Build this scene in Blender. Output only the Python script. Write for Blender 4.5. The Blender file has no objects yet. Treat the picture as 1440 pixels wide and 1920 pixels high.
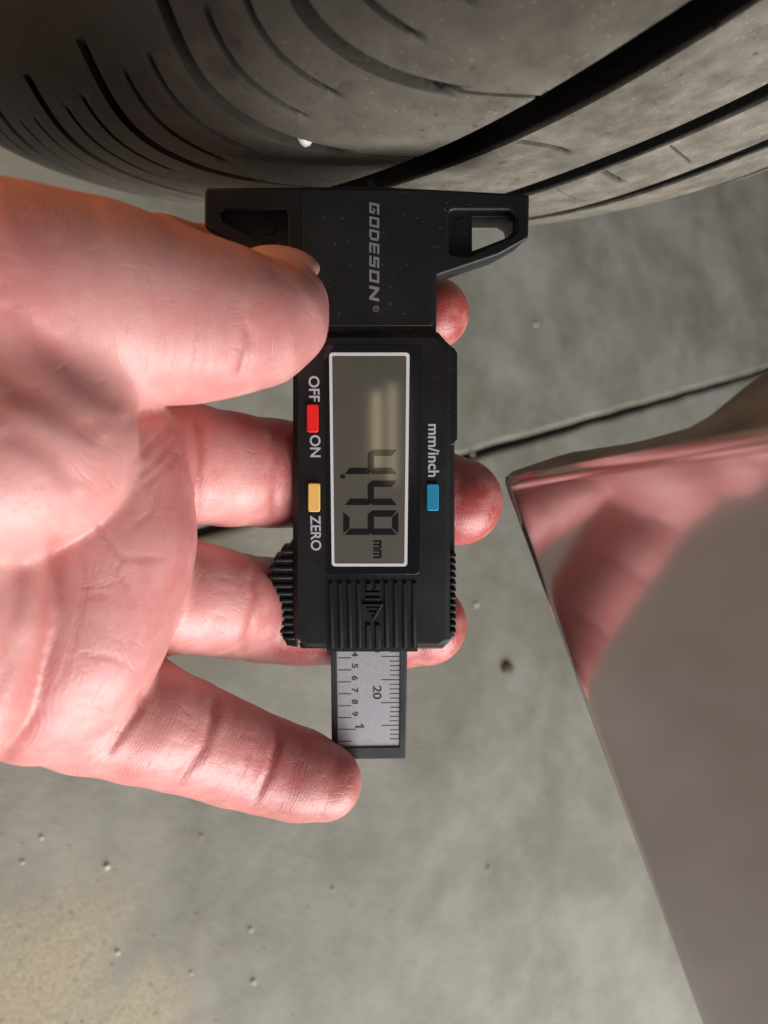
import bpy, bmesh, math, random
import numpy as np
from mathutils import Matrix, Vector
random.seed(7); rng = np.random.default_rng(7)
S = bpy.context.scene
C = S.collection
MM = 0.001
# ------------------------------------------------------------------ camera
# view frame: x right, y up, z towards the lens, origin at the lens, in mm
F = 1387.0
AX = np.array([-0.73577449, -0.17230952, 0.65493918]); AX /= np.linalg.norm(AX)      # wheel axle
CT = np.array([7.774, 402.868, -126.015])                                            # wheel centre
RT = 330.0
UP = np.array([0, 0, 1.0]) - AX * AX[2]; UP /= np.linalg.norm(UP)                     # true vertical seen from the view frame
FLOOR_C = (CT - RT * UP) @ UP                                                         # plane: p.UP = FLOOR_C
XW = np.cross(np.array([0, 1.0, 0]), UP); XW /= np.linalg.norm(XW)
YW = np.cross(UP, XW)
V = Matrix(((XW[0], XW[1], XW[2], 0), (YW[0], YW[1], YW[2], 0), (UP[0], UP[1], UP[2], -FLOOR_C * MM), (0, 0, 0, 1)))
cam_d = bpy.data.cameras.new("camera"); cam = bpy.data.objects.new("camera", cam_d); C.objects.link(cam)
cam_d.sensor_fit = 'VERTICAL'; cam_d.sensor_height = 36.0; cam_d.lens = 36.0 * F / 1920.0
cam_d.clip_start = 0.005; cam_d.clip_end = 200
cam_d.dof.use_dof = True; cam_d.dof.focus_distance = 0.152; cam_d.dof.aperture_fstop = 15.0
cam.matrix_world = V
S.camera = cam
# ------------------------------------------------------------------ light
S.view_settings.view_transform = 'Standard'; S.view_settings.look = 'None'
S.view_settings.exposure = 0.0; S.view_settings.gamma = 1
w = bpy.data.worlds.new("World"); S.world = w; w.use_nodes = True
bgn = w.node_tree.nodes['Background']; bgn.inputs[0].default_value = (0.80, 0.86, 0.90, 1); bgn.inputs[1].default_value = 0.105

def lamp(name, d, dist, size, power, col):
    """area lamp standing at direction d (view frame) from the gauge, facing it"""
    ld = bpy.data.lights.new(name, 'AREA'); ld.shape = 'RECTANGLE'; ld.size, ld.size_y = size; ld.energy = power; ld.color = col
    o = bpy.data.objects.new(name, ld); C.objects.link(o)
    dv = Vector(d).normalized(); p = V @ (dv * dist + Vector((0, 0, -.15)))
    dw = (V.to_3x3() @ dv).normalized()
    q = dw.to_track_quat('Z', 'Y'); o.matrix_world = Matrix.Translation(p) @ q.to_matrix().to_4x4()
    return o
lamp("door_daylight", (0.58, -1.0, 0.26), 1.8, (2.0, 1.2), 84, (1.0, 0.985, 0.97))
lamp("ceiling_bulb", (-0.85, 0.75, 0.55), 1.3, (.3, .3), 11.0, (1.0, 0.50, 0.20))
# ------------------------------------------------------------------ helpers
def P(px, py, d):
    return np.array([(px - 720) / F * d, (960 - py) / F * d, -d])
def Pf(px, py):
    """point of the floor behind a pixel (view frame)"""
    r = P(px, py, 1.0); return r * (FLOOR_C / (r @ UP))
def to_world(p):
    return V @ Vector((p[0] * MM, p[1] * MM, p[2] * MM))
def tag(o, label=None, cat=None, group=None, kind=None):
    if label: o['label'] = label
    if cat: o['category'] = cat
    if group: o['group'] = group
    if kind: o['kind'] = kind
    return o
def link_mesh(name, me, mat=None, parent=None):
    o = bpy.data.objects.new(name, me); C.objects.link(o)
    if mat: me.materials.append(mat)
    if parent: o.parent = parent
    return o
def mesh_np(name, verts, faces, smooth=True):
    me = bpy.data.meshes.new(name); me.from_pydata([tuple(v) for v in verts], [], [tuple(f) for f in faces]); me.update()
    if smooth: me.polygons.foreach_set('use_smooth', [True] * len(me.polygons))
    return me
def mesh_quads(name, verts, quads):
    me = bpy.data.meshes.new(name); n = len(quads)
    me.vertices.add(len(verts)); me.vertices.foreach_set('co', np.asarray(verts, np.float32).ravel())
    me.loops.add(n * 4); me.loops.foreach_set('vertex_index', np.asarray(quads, np.int32).ravel())
    me.polygons.add(n); me.polygons.foreach_set('loop_start', np.arange(0, n * 4, 4, dtype=np.int32))
    me.polygons.foreach_set('use_smooth', np.ones(n, bool)); me.update(calc_edges=True); me.validate()
    return me
def attr(me, name, vals):
    a = me.attributes.new(name, 'FLOAT', 'POINT'); a.data.foreach_set('value', np.asarray(vals, np.float32))
def empty(name, M4):
    o = bpy.data.objects.new(name, None); o.empty_display_size = .01; C.objects.link(o); o.matrix_world = M4; return o
# node helpers
def material(name):
    m = bpy.data.materials.new(name); m.use_nodes = True; nt = m.node_tree; b = nt.nodes['Principled BSDF']; return m, nt, b
def N(nt, t, **k):
    n = nt.nodes.new(t)
    for a, v in k.items():
        if a in n.inputs.keys(): n.inputs[a].default_value = v
        else: setattr(n, a, v)
    return n
def L(nt, a, b): nt.links.new(a, b)
def noise(nt, vec, scale, detail=4, rough=.55, dist=0):
    n = N(nt, 'ShaderNodeTexNoise'); n.inputs['Scale'].default_value = scale; n.inputs['Detail'].default_value = detail
    n.inputs['Roughness'].default_value = rough; n.inputs['Distortion'].default_value = dist
    if vec is not None: L(nt, vec, n.inputs['Vector'])
    return n.outputs['Fac']
def ramp(nt, fac, stops, interp='LINEAR'):
    r = N(nt, 'ShaderNodeValToRGB'); r.color_ramp.interpolation = interp; e = r.color_ramp.elements
    while len(e) < len(stops): e.new(0.5)
    for i, (p, c) in enumerate(stops):
        e[i].position = p; e[i].color = (c, c, c, 1) if not hasattr(c, '__len__') else (*c, 1)
    L(nt, fac, r.inputs[0]); return r.outputs[0]
def mix(nt, fac, a, b, mode='MIX'):
    m = N(nt, 'ShaderNodeMix'); m.data_type = 'RGBA'; m.blend_type = mode
    for s, v in ((m.inputs[0], fac), (m.inputs[6], a), (m.inputs[7], b)):
        if hasattr(v, 'node'): L(nt, v, s)
        elif hasattr(v, '__len__'): s.default_value = (*v, 1)
        else: s.default_value = v
    return m.outputs[2]
def mth(nt, op, a, b=0.0, c=0.0):
    m = N(nt, 'ShaderNodeMath'); m.operation = op
    for s, v in zip(m.inputs, (a, b, c)):
        if hasattr(v, 'node'): L(nt, v, s)
        else: s.default_value = v
    return m.outputs[0]
def bump(nt, b, h, strength=.5, dist=.0002, prev=None):
    n = N(nt, 'ShaderNodeBump'); n.inputs['Strength'].default_value = strength; n.inputs['Distance'].default_value = dist
    L(nt, h, n.inputs['Height'])
    if prev is not None: L(nt, prev, n.inputs['Normal'])
    if b is not None: L(nt, n.outputs[0], b.inputs['Normal'])
    return n.outputs[0]
def objco(nt): return N(nt, 'ShaderNodeTexCoord').outputs['Object']
def scaled(nt, v, s):
    m = N(nt, 'ShaderNodeMapping'); m.inputs['Scale'].default_value = s; L(nt, v, m.inputs['Vector']); return m.outputs[0]

# ------------------------------------------------------------------ materials
def plastic(name, col, rough=.4, grain=.25, spec=.5, coat=0, scale=2600):
    m, nt, b = material(name); o = objco(nt)
    n1 = noise(nt, o, scale, 2); n2 = noise(nt, o, 90, 4)
    b.inputs['Base Color'].default_value = (*col, 1)
    dust = ramp(nt, noise(nt, o, 1500, 1), [(.74, 0.0), (.80, .5)])
    L(nt, mix(nt, dust, col, (.25, .24, .22)), b.inputs['Base Color'])
    L(nt, ramp(nt, n2, [(.3, rough - .05), (.7, rough + .1)]), b.inputs['Roughness'])
    b.inputs['Specular IOR Level'].default_value = spec; b.inputs['Coat Weight'].default_value = coat
    bump(nt, b, n1, grain, .00006)
    return m
M_black = plastic('black_plastic', (.007, .0065, .007), .40, .25, .32)
M_foot = plastic('black_foot_plastic', (.006, .0065, .0075), .42, .5, .38, 0, 1700)
M_rule = plastic('dark_grey_rule_plastic', (.018, .020, .025), .38, .3)
M_red = plastic('red_button', (.75, .012, .010), .35, .05)
M_yel = plastic('yellow_button', (.80, .50, .13), .35, .05)
M_blu = plastic('blue_button', (.01, .21, .36), .35, .05)
M_white = plastic('white_frame_print', (.62, .61, .64), .5, .1)
M_letter = plastic('grey_letter_print', (.42, .42, .47), .5, .1)
M_brand = plastic('silver_letter_print', (.16, .165, .185), .4, .2)
M_ink = plastic('black_ink', (.02, .02, .025), .5, .1)
m, nt, b = material('glossy_black_screen_bezel'); M_bezel = m
b.inputs['Base Color'].default_value = (.006, .006, .007, 1); b.inputs['Roughness'].default_value = .09; b.inputs['Coat Weight'].default_value = .3
m, nt, b = material('lcd_grey'); M_lcd = m; o = objco(nt)
L(nt, mix(nt, noise(nt, o, 30, 3), (.062, .058, .043), (.082, .075, .056)), b.inputs['Base Color']); b.inputs['Roughness'].default_value = .45
b.inputs['Coat Weight'].default_value = 1.0; b.inputs['Coat Roughness'].default_value = .06
m, nt, b = material('lcd_segment_dark'); M_seg = m
b.inputs['Base Color'].default_value = (.006, .003, .004, 1); b.inputs['Roughness'].default_value = .5; b.inputs['Specular IOR Level'].default_value = .15; b.inputs['Coat Weight'].default_value = .6; b.inputs['Coat Roughness'].default_value = .06
m, nt, b = material('silver_scale_foil'); M_foil = m; o = objco(nt)
L(nt, mix(nt, noise(nt, o, 1300, 2), (.33, .32, .35), (.47, .455, .49)), b.inputs['Base Color']); b.inputs['Roughness'].default_value = .42; b.inputs['Metallic'].default_value = .35
# skin
m, nt, b = material('skin'); M_skin = m; o = objco(nt)
uv = N(nt, 'ShaderNodeUVMap', uv_map='along').outputs[0]
big = noise(nt, o, 45, 3, .5); mid = noise(nt, o, 220, 4, .6); fine = noise(nt, o, 1400, 2, .6)
fl = N(nt, 'ShaderNodeAttribute', attribute_name='flush_shade').outputs['Fac']
c1 = mix(nt, ramp(nt, big, [(.35, 0.0), (.68, 1.0)]), (.66, .315, .29), (.60, .205, .20))
c1 = mix(nt, fl, c1, (.38, .065, .06))  # redder finger ends, plus shade of the occluded fingers painted as deep red
c1 = mix(nt, ramp(nt, mid, [(.45, 0.0), (.75, .35)]), c1, (.74, .43, .38))
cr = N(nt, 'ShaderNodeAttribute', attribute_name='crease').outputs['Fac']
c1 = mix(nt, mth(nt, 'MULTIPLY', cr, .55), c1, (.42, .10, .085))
L(nt, c1, b.inputs['Base Color'])
b.inputs['Subsurface Weight'].default_value = .35; b.inputs['Subsurface Radius'].default_value = (1.0, .28, .16); b.inputs['Subsurface Scale'].default_value = .0024
L(nt, ramp(nt, mid, [(.3, .33), (.7, .48)]), b.inputs['Roughness'])
b.inputs['Specular IOR Level'].default_value = .5; b.inputs['Coat Weight'].default_value = .14; b.inputs['Coat Roughness'].default_value = .38
# papillary ridges run across the length of each finger with swirls
wv = N(nt, 'ShaderNodeTexWave', wave_type='BANDS', bands_direction='X'); wv.inputs['Scale'].default_value = 480; wv.inputs['Distortion'].default_value = 0
warp = N(nt, 'ShaderNodeTexNoise'); warp.inputs['Scale'].default_value = 75; warp.inputs['Detail'].default_value = 1; L(nt, o, warp.inputs['Vector'])
add = N(nt, 'ShaderNodeVectorMath', operation='MULTIPLY_ADD'); L(nt, warp.outputs['Color'], add.inputs[0]); add.inputs[1].default_value = (.007, .007, .007); L(nt, uv, add.inputs[2])
L(nt, add.outputs[0], wv.inputs['Vector'])
# long crossing wrinkles
n_l = noise(nt, scaled(nt, add.outputs[0], (1300, 200, 1)), 1, 3, .65)
n_c = noise(nt, scaled(nt, add.outputs[0], (150, 1200, 1)), 1, 3, .65)
wr = mth(nt, 'ADD', ramp(nt, n_l, [(.28, 0.0), (.42, 1.0)]), ramp(nt, n_c, [(.26, 0.0), (.40, 1.0)]))
vo = N(nt, 'ShaderNodeTexVoronoi', feature='DISTANCE_TO_EDGE'); vo.inputs['Scale'].default_value = 850; L(nt, o, vo.inputs['Vector'])
b1 = bump(nt, None, wv.outputs['Fac'], .22, .00006)
b2 = bump(nt, None, wr, .55, .00012, b1)
b3 = bump(nt, None, ramp(nt, vo.outputs['Distance'], [(0, 0.0), (.12, 1.0)]), .25, .00006, b2)
bump(nt, b, fine, .35, .00010, b3)
m, nt, b = material('nail'); M_nail = m; o = objco(nt)
L(nt, mix(nt, noise(nt, o, 200, 3), (.46, .235, .195), (.54, .30, .25)), b.inputs['Base Color']); b.inputs['Roughness'].default_value = .34
b.inputs['Subsurface Weight'].default_value = .3; b.inputs['Subsurface Radius'].default_value = (1, .3, .2); b.inputs['Subsurface Scale'].default_value = .002
# rubber: clean in the grooves, dusty on the ribs
m, nt, b = material('tyre_rubber'); M_rub = m; o = objco(nt)
gw = N(nt, 'ShaderNodeAttribute', attribute_name='wpos').outputs['Fac']; gd = N(nt, 'ShaderNodeAttribute', attribute_name='groove').outputs['Fac']
dn = noise(nt, o, 24, 5, .6); dn2 = noise(nt, o, 130, 5, .65); dn3 = noise(nt, o, 900, 3, .6)
k = mth(nt, 'ADD', gw, mth(nt, 'MULTIPLY', mth(nt, 'SUBTRACT', dn, .5), 34.0)); k = mth(nt, 'ADD', k, mth(nt, 'MULTIPLY', mth(nt, 'SUBTRACT', dn2, .5), 30.0))
mr = N(nt, 'ShaderNodeMapRange'); L(nt, k, mr.inputs[0]); mr.inputs[1].default_value = 88; mr.inputs[2].default_value = 48; dust = mr.outputs[0]
dust = mth(nt, 'MULTIPLY', dust, mth(nt, 'SUBTRACT', 1.0, gd)); dust = mth(nt, 'MULTIPLY', dust, ramp(nt, dn2, [(.25, .5), (.7, 1.0)]))
base = mix(nt, gd, mix(nt, dn2, (.010, .009, .008), (.026, .022, .018)), (.006, .006, .0065)); dcol = mix(nt, dn2, (.105, .090, .070), (.25, .228, .188))
speck = ramp(nt, noise(nt, o, 1100, 1), [(.70, 0.0), (.76, 1.0)]); dcol = mix(nt, mth(nt, 'MULTIPLY', speck, .5), dcol, (.45, .43, .38))
dark = ramp(nt, noise(nt, o, 520, 1), [(.20, .7), (.28, 0.0)]); dcol = mix(nt, dark, dcol, (.05, .045, .04))
L(nt, mix(nt, dust, base, dcol), b.inputs['Base Color']); L(nt, mth(nt, 'ADD', mth(nt, 'MULTIPLY', dust, .3), .52), b.inputs['Roughness'])
b.inputs['Specular IOR Level'].default_value = .22
b1 = bump(nt, None, dn3, .5, .0003); bump(nt, b, dn2, .4, .0008, b1)
# concrete
m, nt, b = material('concrete_floor'); M_con = m; o = objco(nt)
a1 = noise(nt, o, 5, 6, .6, .3); a2 = noise(nt, o, 38, 5, .6); a3 = noise(nt, o, 300, 3, .6); a4 = noise(nt, o, 9, 4, .6, .4)
c = mix(nt, ramp(nt, a1, [(.35, 0.0), (.65, 1.0)]), (.165, .158, .125), (.265, .258, .225))
c = mix(nt, ramp(nt, a2, [(.4, 0.0), (.75, .6)]), c, (.32, .305, .27)); c = mix(nt, ramp(nt, a4, [(.44, 0.0), (.64, .5)]), c, (.125, .115, .08))
c = mix(nt, ramp(nt, a3, [(.66, 0.0), (.72, .35)]), c, (.10, .10, .09)); c = mix(nt, ramp(nt, a3, [(.24, .45), (.31, 0.0)]), c, (.5, .5, .47))
sd = N(nt, 'ShaderNodeAttribute', attribute_name='sand').outputs['Fac']
sd = mth(nt, 'MULTIPLY', sd, ramp(nt, mth(nt, 'ADD', mth(nt, 'MULTIPLY', noise(nt, o, 30, 6, .7), .8), mth(nt, 'MULTIPLY', sd, .35)), [(.42, 0.0), (.62, 1.0)]))
c = mix(nt, sd, c, mix(nt, ramp(nt, noise(nt, o, 620, 3, .7), [(.30, 0.0), (.68, 1.0)]), (.22, .185, .125), (.43, .37, .25)))
c = mix(nt, mth(nt, 'MULTIPLY', sd, ramp(nt, noise(nt, o, 260, 3, .7), [(.60, 0.0), (.66, .8)])), c, (.09, .08, .06))
L(nt, c, b.inputs['Base Color']); b.inputs['Roughness'].default_value = .62
b1 = bump(nt, None, a3, .35, .0005); bump(nt, b, a2, .35, .002, b1)
m, nt, b = material('joint_dirt'); M_dirt = m; o = objco(nt)
L(nt, mix(nt, noise(nt, o, 300, 4), (.012, .012, .011), (.05, .047, .04)), b.inputs['Base Color']); b.inputs['Roughness'].default_value = .9
m, nt, b = material('pebble'); M_peb = m; o = objco(nt)
L(nt, mix(nt, noise(nt, o, 600, 3), (.55, .54, .52), (.80, .79, .76)), b.inputs['Base Color']); b.inputs['Roughness'].default_value = .45
m, nt, b = material('tan_pebble'); M_peb2 = m; o = objco(nt)
L(nt, mix(nt, noise(nt, o, 600, 3), (.35, .24, .13), (.5, .38, .24)), b.inputs['Base Color']); b.inputs['Roughness'].default_value = .6
m, nt, b = material('leaf_scrap'); M_leaf = m; o = objco(nt)
L(nt, mix(nt, noise(nt, o, 500, 3), (.05, .04, .02), (.14, .10, .06)), b.inputs['Base Color']); b.inputs['Roughness'].default_value = .7
# car paint
m, nt, b = material('purple_grey_car_paint'); M_paint = m; o = objco(nt)
b.inputs['Base Color'].default_value = (.45, .40, .41, 1); b.inputs['Metallic'].default_value = .95; b.inputs['Roughness'].default_value = .12
b.inputs['Coat Weight'].default_value = 1; b.inputs['Coat Roughness'].default_value = .05
bump(nt, b, noise(nt, o, 500, 2), .05, .0001)
m, nt, b = material('panel_edge_grime'); M_edge = m; o = objco(nt)
L(nt, mix(nt, ramp(nt, noise(nt, o, 120, 5), [(.35, 0.0), (.7, 1.0)]), (.022, .020, .020), (.07, .064, .054)), b.inputs['Base Color']); b.inputs['Roughness'].default_value = .55
m, nt, b = material('rim_metal'); M_rim = m
b.inputs['Base Color'].default_value = (.28, .28, .29, 1); b.inputs['Metallic'].default_value = .9; b.inputs['Roughness'].default_value = .35

# ------------------------------------------------------------------ floor
jA, jB = Pf(872, 856), Pf(1440, 694)
jd = (jB - jA) / np.linalg.norm(jB - jA); jn = np.cross(UP, jd)      # jn across the joint
W2 = Matrix(V)  # view -> world
def floor_w(p): return to_world(p)
jAw = floor_w(jA); jdw = (floor_w(jB) - jAw).normalized(); jnw = Vector((0, 0, 1)).cross(jdw)
sandw = [(floor_w(Pf(*p)), r) for p, r in (((40, 1900), .040), ((110, 1800), .022), ((250, 1930), .024))]
def slab(name, side):
    near = .0029
    us = sorted(set([-30, -8, -3, -1.2] + list(np.linspace(-.8, 1.2, 160)) + [2, 4, 10, 40])); 
    vs = [near, near + .0012, near + .004] + list(np.linspace(.012, .9, 90)) + [1.5, 3, 8, 40]
    vv, fs, sa = [], [], []
    for v in vs:
        for u in us:
            jit = .0006 * math.sin(u * 700) * math.sin(u * 237 + side) + .0004 * math.sin(u * 1900 + 2 * side) if v < .01 and abs(u) < 2 else 0
            z = -.0010 if v == near else (0.00012 if (v < .006 and side > 0) else 0)
            p = jAw + jdw * u + jnw * side * (v + jit)
            vv.append((p.x, p.y, z)); d = 0
            for q, r in sandw: d = max(d, math.exp(-((p.x - q.x) ** 2 + (p.y - q.y) ** 2) / (2 * r * r)))
            sa.append(d)
    n = len(us)
    # the cut side of the slab, down into the joint
    for u in us:
        p = jAw + jdw * u + jnw * side * near; vv.append((p.x, p.y, -.006)); sa.append(0)
    rows = len(vs)
    for j in range(rows - 1):
        for i in range(n - 1):
            a = j * n + i; f = (a, a + 1, a + n + 1, a + n); fs.append(f if side > 0 else f[::-1])
    for i in range(n - 1):
        a = rows * n + i; f = (a, a + 1, i + 1, i); fs.append(f if side > 0 else f[::-1])
    me = mesh_np(name, vv, fs); attr(me, 'sand', sa); me.materials.append(M_con)
    return tag(link_mesh(name, me), kind='structure')
slab('floor', 1); slab('floor', -1)
me = mesh_np('joint', [tuple(jAw + jdw * u + jnw * v + Vector((0, 0, -.0052 - jAw.z))) for u, v in ((-30, -.004), (40, -.004), (40, .004), (-30, .004))], [(0, 1, 2, 3)], False)
tag(link_mesh('floor_joint', me, M_dirt), kind='structure')

def blob(name, p, size, mat, label, cat, group=None, squash=.7, seed=0):
    bm = bmesh.new(); bmesh.ops.create_icosphere(bm, subdivisions=2, radius=1); r = random.Random(seed)
    o = Vector((r.uniform(0, 9), r.uniform(0, 9), 0))
    from mathutils import noise as mn
    for v in bm.verts:
        k = 1 + .35 * mn.noise(v.co * 1.3 + o); v.co = Vector((v.co.x * k, v.co.y * k * r.uniform(.8, .82), v.co.z * k * squash)) * size
    me = bpy.data.meshes.new(name); bm.to_mesh(me); bm.free()
    for q in me.polygons: q.use_smooth = True
    ob = link_mesh(name, me, mat); ob.location = p; tag(ob, label, cat, group); return ob
pebs = [((200, 1625), 2.0, M_peb, 'bright white pebble on the concrete below the little finger'),
        ((378, 1568), 1.3, M_peb2, 'tan pebble on the concrete just under the little finger'),
        ((78, 1571), 1.3, M_peb, 'grey white pebble, upper of two close together at the left frame edge'),
        ((42, 1617), 1.2, M_peb, 'grey white pebble, lower of two close together at the left frame edge'),
        ((220, 1786), 1.5, M_peb, 'white pebble at the edge of the sandy stain on the concrete'),
        ((475, 1841), 2.0, M_peb, 'pale pebble near the bottom edge, right of the sandy stain'),
        ((358, 1825), 1.2, M_peb, 'tiny pale pebble between the sandy stain and a larger pebble'),
        ((470, 1743), 1.5, M_peb, 'pale pebble with a dark speck beside it on open concrete'),
        ((624, 1667), 1.5, M_peb2, 'tan pebble alone on the concrete right of the fingertip'),
        ((1003, 610), 2.2, M_peb, 'pale pebble on the concrete right of the index fingertip'),
        ((884, 852), 2.6, M_peb2, 'orange brown crumb lying in the floor joint beside the gauge'),
        ((915, 1628), 2.2, M_peb2, 'reddish pebble on the bright concrete at lower centre'),
        ((892, 1135), 2.2, M_peb, 'pale pebble on the concrete beside the ring fingertip')]
for i, (pp, sz, mt, lb) in enumerate(pebs):
    blob('pebble', floor_w(Pf(*pp)) + Vector((0, 0, sz * .0004)), sz * .62 * MM, mt, lb, 'pebble', 'pebbles scattered on the concrete floor', .7, i)
blob('dead_leaf', floor_w(Pf(950, 1255)) + Vector((0, 0, .0016)), .006, M_leaf, 'small brown leaf scrap on the concrete beside the car panel', 'leaf', None, .28, 31)
# grit: too many to count
gv, gf = [], []
for i in range(420):
    px, py = random.uniform(-100, 1500), random.uniform(350, 2000)
    q = floor_w(Pf(px, py)); s = random.choice((.35, .5, .7, 1.0)) * MM
    if abs((q - jAw).dot(jnw)) < .004: continue
    k0 = len(gv); az = random.uniform(0, 6.28)
    for t in range(4): gv.append((q.x + s * math.cos(az + t * 1.57), q.y + .7 * s * math.sin(az + t * 1.57), -.0001))
    gv.append((q.x, q.y, .9 * s)); gf += [(k0 + t, k0 + (t + 1) % 4, k0 + 4) for t in range(4)]
tag(link_mesh('grit', mesh_np('grit', gv, gf), M_peb2), 'fine tan grit sprinkled over the concrete floor', 'grit', None, 'stuff')

# ------------------------------------------------------------------ wheel
e1 = np.cross(AX, [0, 0, 1.0]); e1 /= np.linalg.norm(e1); e2 = np.cross(AX, e1)
WD, DD, PP, QQ = 110.6, 85.66, 3.7776, 3.5028
def crown(w): return RT - DD + DD * np.clip(1 - np.abs(w / WD) ** PP, 0, 1) ** (1 / QQ)
wheel = empty('tyre', V @ Matrix.Translation(Vector(CT * MM)) @ Matrix(((AX[0], e1[0], e2[0], 0), (AX[1], e1[1], e2[1], 0), (AX[2], e1[2], e2[2], 0), (0, 0, 0, 1))))
tag(wheel, 'worn dusty black car tyre with straight grooves touching the gauge foot', 'tyre')
# local frame of the wheel: x = axle (towards the visible sidewall), y = e1, z = e2
GRV = [(37.4, 5.2, 10.0), (-1.0, 3.8, 9.0), (-33.0, 3.0, 8.0), (-60, 2.4, 8.0)]
wl = set(np.round(np.arange(-96, 96.1, 2.6), 3))
for c0, h, d in GRV:
    wl = {x for x in wl if abs(x - c0) > h + 2}
    wl |= {c0 - h - .9, c0 - h - .35, c0 - h, c0 - h + .5, c0, c0 + h - .5, c0 + h, c0 + h + .35, c0 + h + .9}
wl |= {44.5, 46, 58, 62, 66, 69, 71, 14, 17, 20, 90, 91.5, 92.5}
wl = sorted(wl)
sec = [(x, float(crown(x))) for x in wl]
fs_ = [f for f in np.linspace(0, math.pi / 2, 90)]
def fp(f): return WD * math.sin(f) ** (2 / PP), RT - DD + DD * math.cos(f) ** (2 / QQ)
side = [fp(f) for f in fs_ if fp(f)[0] > 97.0]
side += [(WD - .3, 238), (WD - 1.5, 230), (WD - 4, 224), (WD - 9, 219), (WD - 16, 216)]
sec = [(-x, r) for x, r in reversed(side)] + sec + side
sx = np.array([s[0] for s in sec]); sr = np.array([s[1] for s in sec])
slx = [-120, -60, 0, 20, 41, 55, 67, 77, 85, 91, 97, 112]; sly = [0, 0, 2.2, 2.9, 2.4, 1.0, .2, 0, .2, 1.2, 2.2, 4.5]
PER = 360 / 69.0; TH0 = 165.95
loc = []
for cc, hh in ((0, .25), (-1.75, .09), (-3.45, .09), (1.0, .0)):
    if hh == 0: continue
    loc += [cc - hh - .05, cc - hh, cc - .05, cc + .05, cc + hh, cc + hh + .05]
loc += [.1, -.1, 2.4 - .16, 2.4 - .1, 2.4, 2.4 + .1, 2.4 + .16, 1.2, -.9, -2.6, -4.3]
loc = np.array(sorted(set(round(((l + 5) % PER), 4) for l in loc))) - 5 % PER
loc = np.sort((loc + PER * 5) % PER)
vt = np.concatenate([TH0 + PER * i + loc for i in range(-40, 29)]); vt.sort()
slant = np.interp(sx, slx, sly); ker = np.ones(9) / 9; _u = np.linspace(-120, 120, 961); _s = np.interp(_u, slx, sly); _s = np.convolve(np.pad(_s, 40, mode='edge'), np.hanning(81) / np.hanning(81).sum(), 'valid'); slant = np.interp(sx, _u, _s)
Wg, Tg = np.meshgrid(sx, vt, indexing='ij'); Sg = np.meshgrid(slant, vt, indexing='ij')[0]
def sst(x, a, b): t = np.clip((x - a) / (b - a), 0, 1); return t * t * (3 - 2 * t)
ph = (Tg - TH0 + PER * 100) % PER; nper = np.floor((Tg - TH0 + PER * 100) / PER)
def near_ph(c, h):
    d = np.abs((ph - c + PER / 2) % PER - PER / 2); return (d <= h + .01).astype(float)
dep = np.zeros_like(Wg); 
for c0, h, d in GRV:
    dep = np.maximum(dep, d * np.clip((h + .05 - np.abs(Wg - c0)) / .5, 0, 1))
dep = np.maximum(dep, 8.5 * near_ph(0, .25) * sst(Wg, 55, 66) * (1 - sst(Wg, 91, 96)))
dep = np.maximum(dep, 2.5 * near_ph(0, .06) * sst(Wg, 41, 43) * (1 - sst(Wg, 91, 96)))
for c0 in (-1.75, -3.45):
    dep = np.maximum(dep, 3.0 * near_ph(c0, .09) * sst(Wg, 67, 78) * (1 - sst(Wg, 87, 92)))
odd = (nper % 2 == 0)
dep = np.maximum(dep, 3.0 * near_ph(2.4, .11) * odd * sst(Wg, 12, 24) * (1 - sst(Wg, 28, 31)))
dep = np.maximum(dep, 3.0 * near_ph(2.4, .11) * odd * sst(Wg, -20, -15) * (1 - sst(Wg, -8, -6)))
dep = np.maximum(dep, 1.5 * near_ph(0, .06) * odd * sst(Wg, -24, -20) * (1 - sst(Wg, -10, -6)))
Rg = np.repeat(sr[:, None], len(vt), 1) - dep
# wear: slight waviness of the ribs
Rg += .25 * np.sin(np.radians(Tg) * 23 + Wg * .07) * (np.abs(Wg) < 95) * (dep == 0)
th = np.radians(Tg + Sg)
vtx = np.stack([Wg, Rg * np.cos(th), Rg * np.sin(th)], -1).reshape(-1, 3) * MM
nw, nt_ = Wg.shape
i, j = np.meshgrid(np.arange(nw - 1), np.arange(nt_), indexing='ij'); j2 = (j + 1) % nt_
q = np.stack([i * nt_ + j, i * nt_ + j2, (i + 1) * nt_ + j2, (i + 1) * nt_ + j], -1).reshape(-1, 4)
me = mesh_quads('tread_band', vtx, q)
attr(me, 'groove', np.clip(dep / .5, 0, 1).ravel()); attr(me, 'wpos', Wg.ravel()); me.set_sharp_from_angle(angle=math.radians(50))
ty = link_mesh('tread_band', me, M_rub, wheel)
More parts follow.
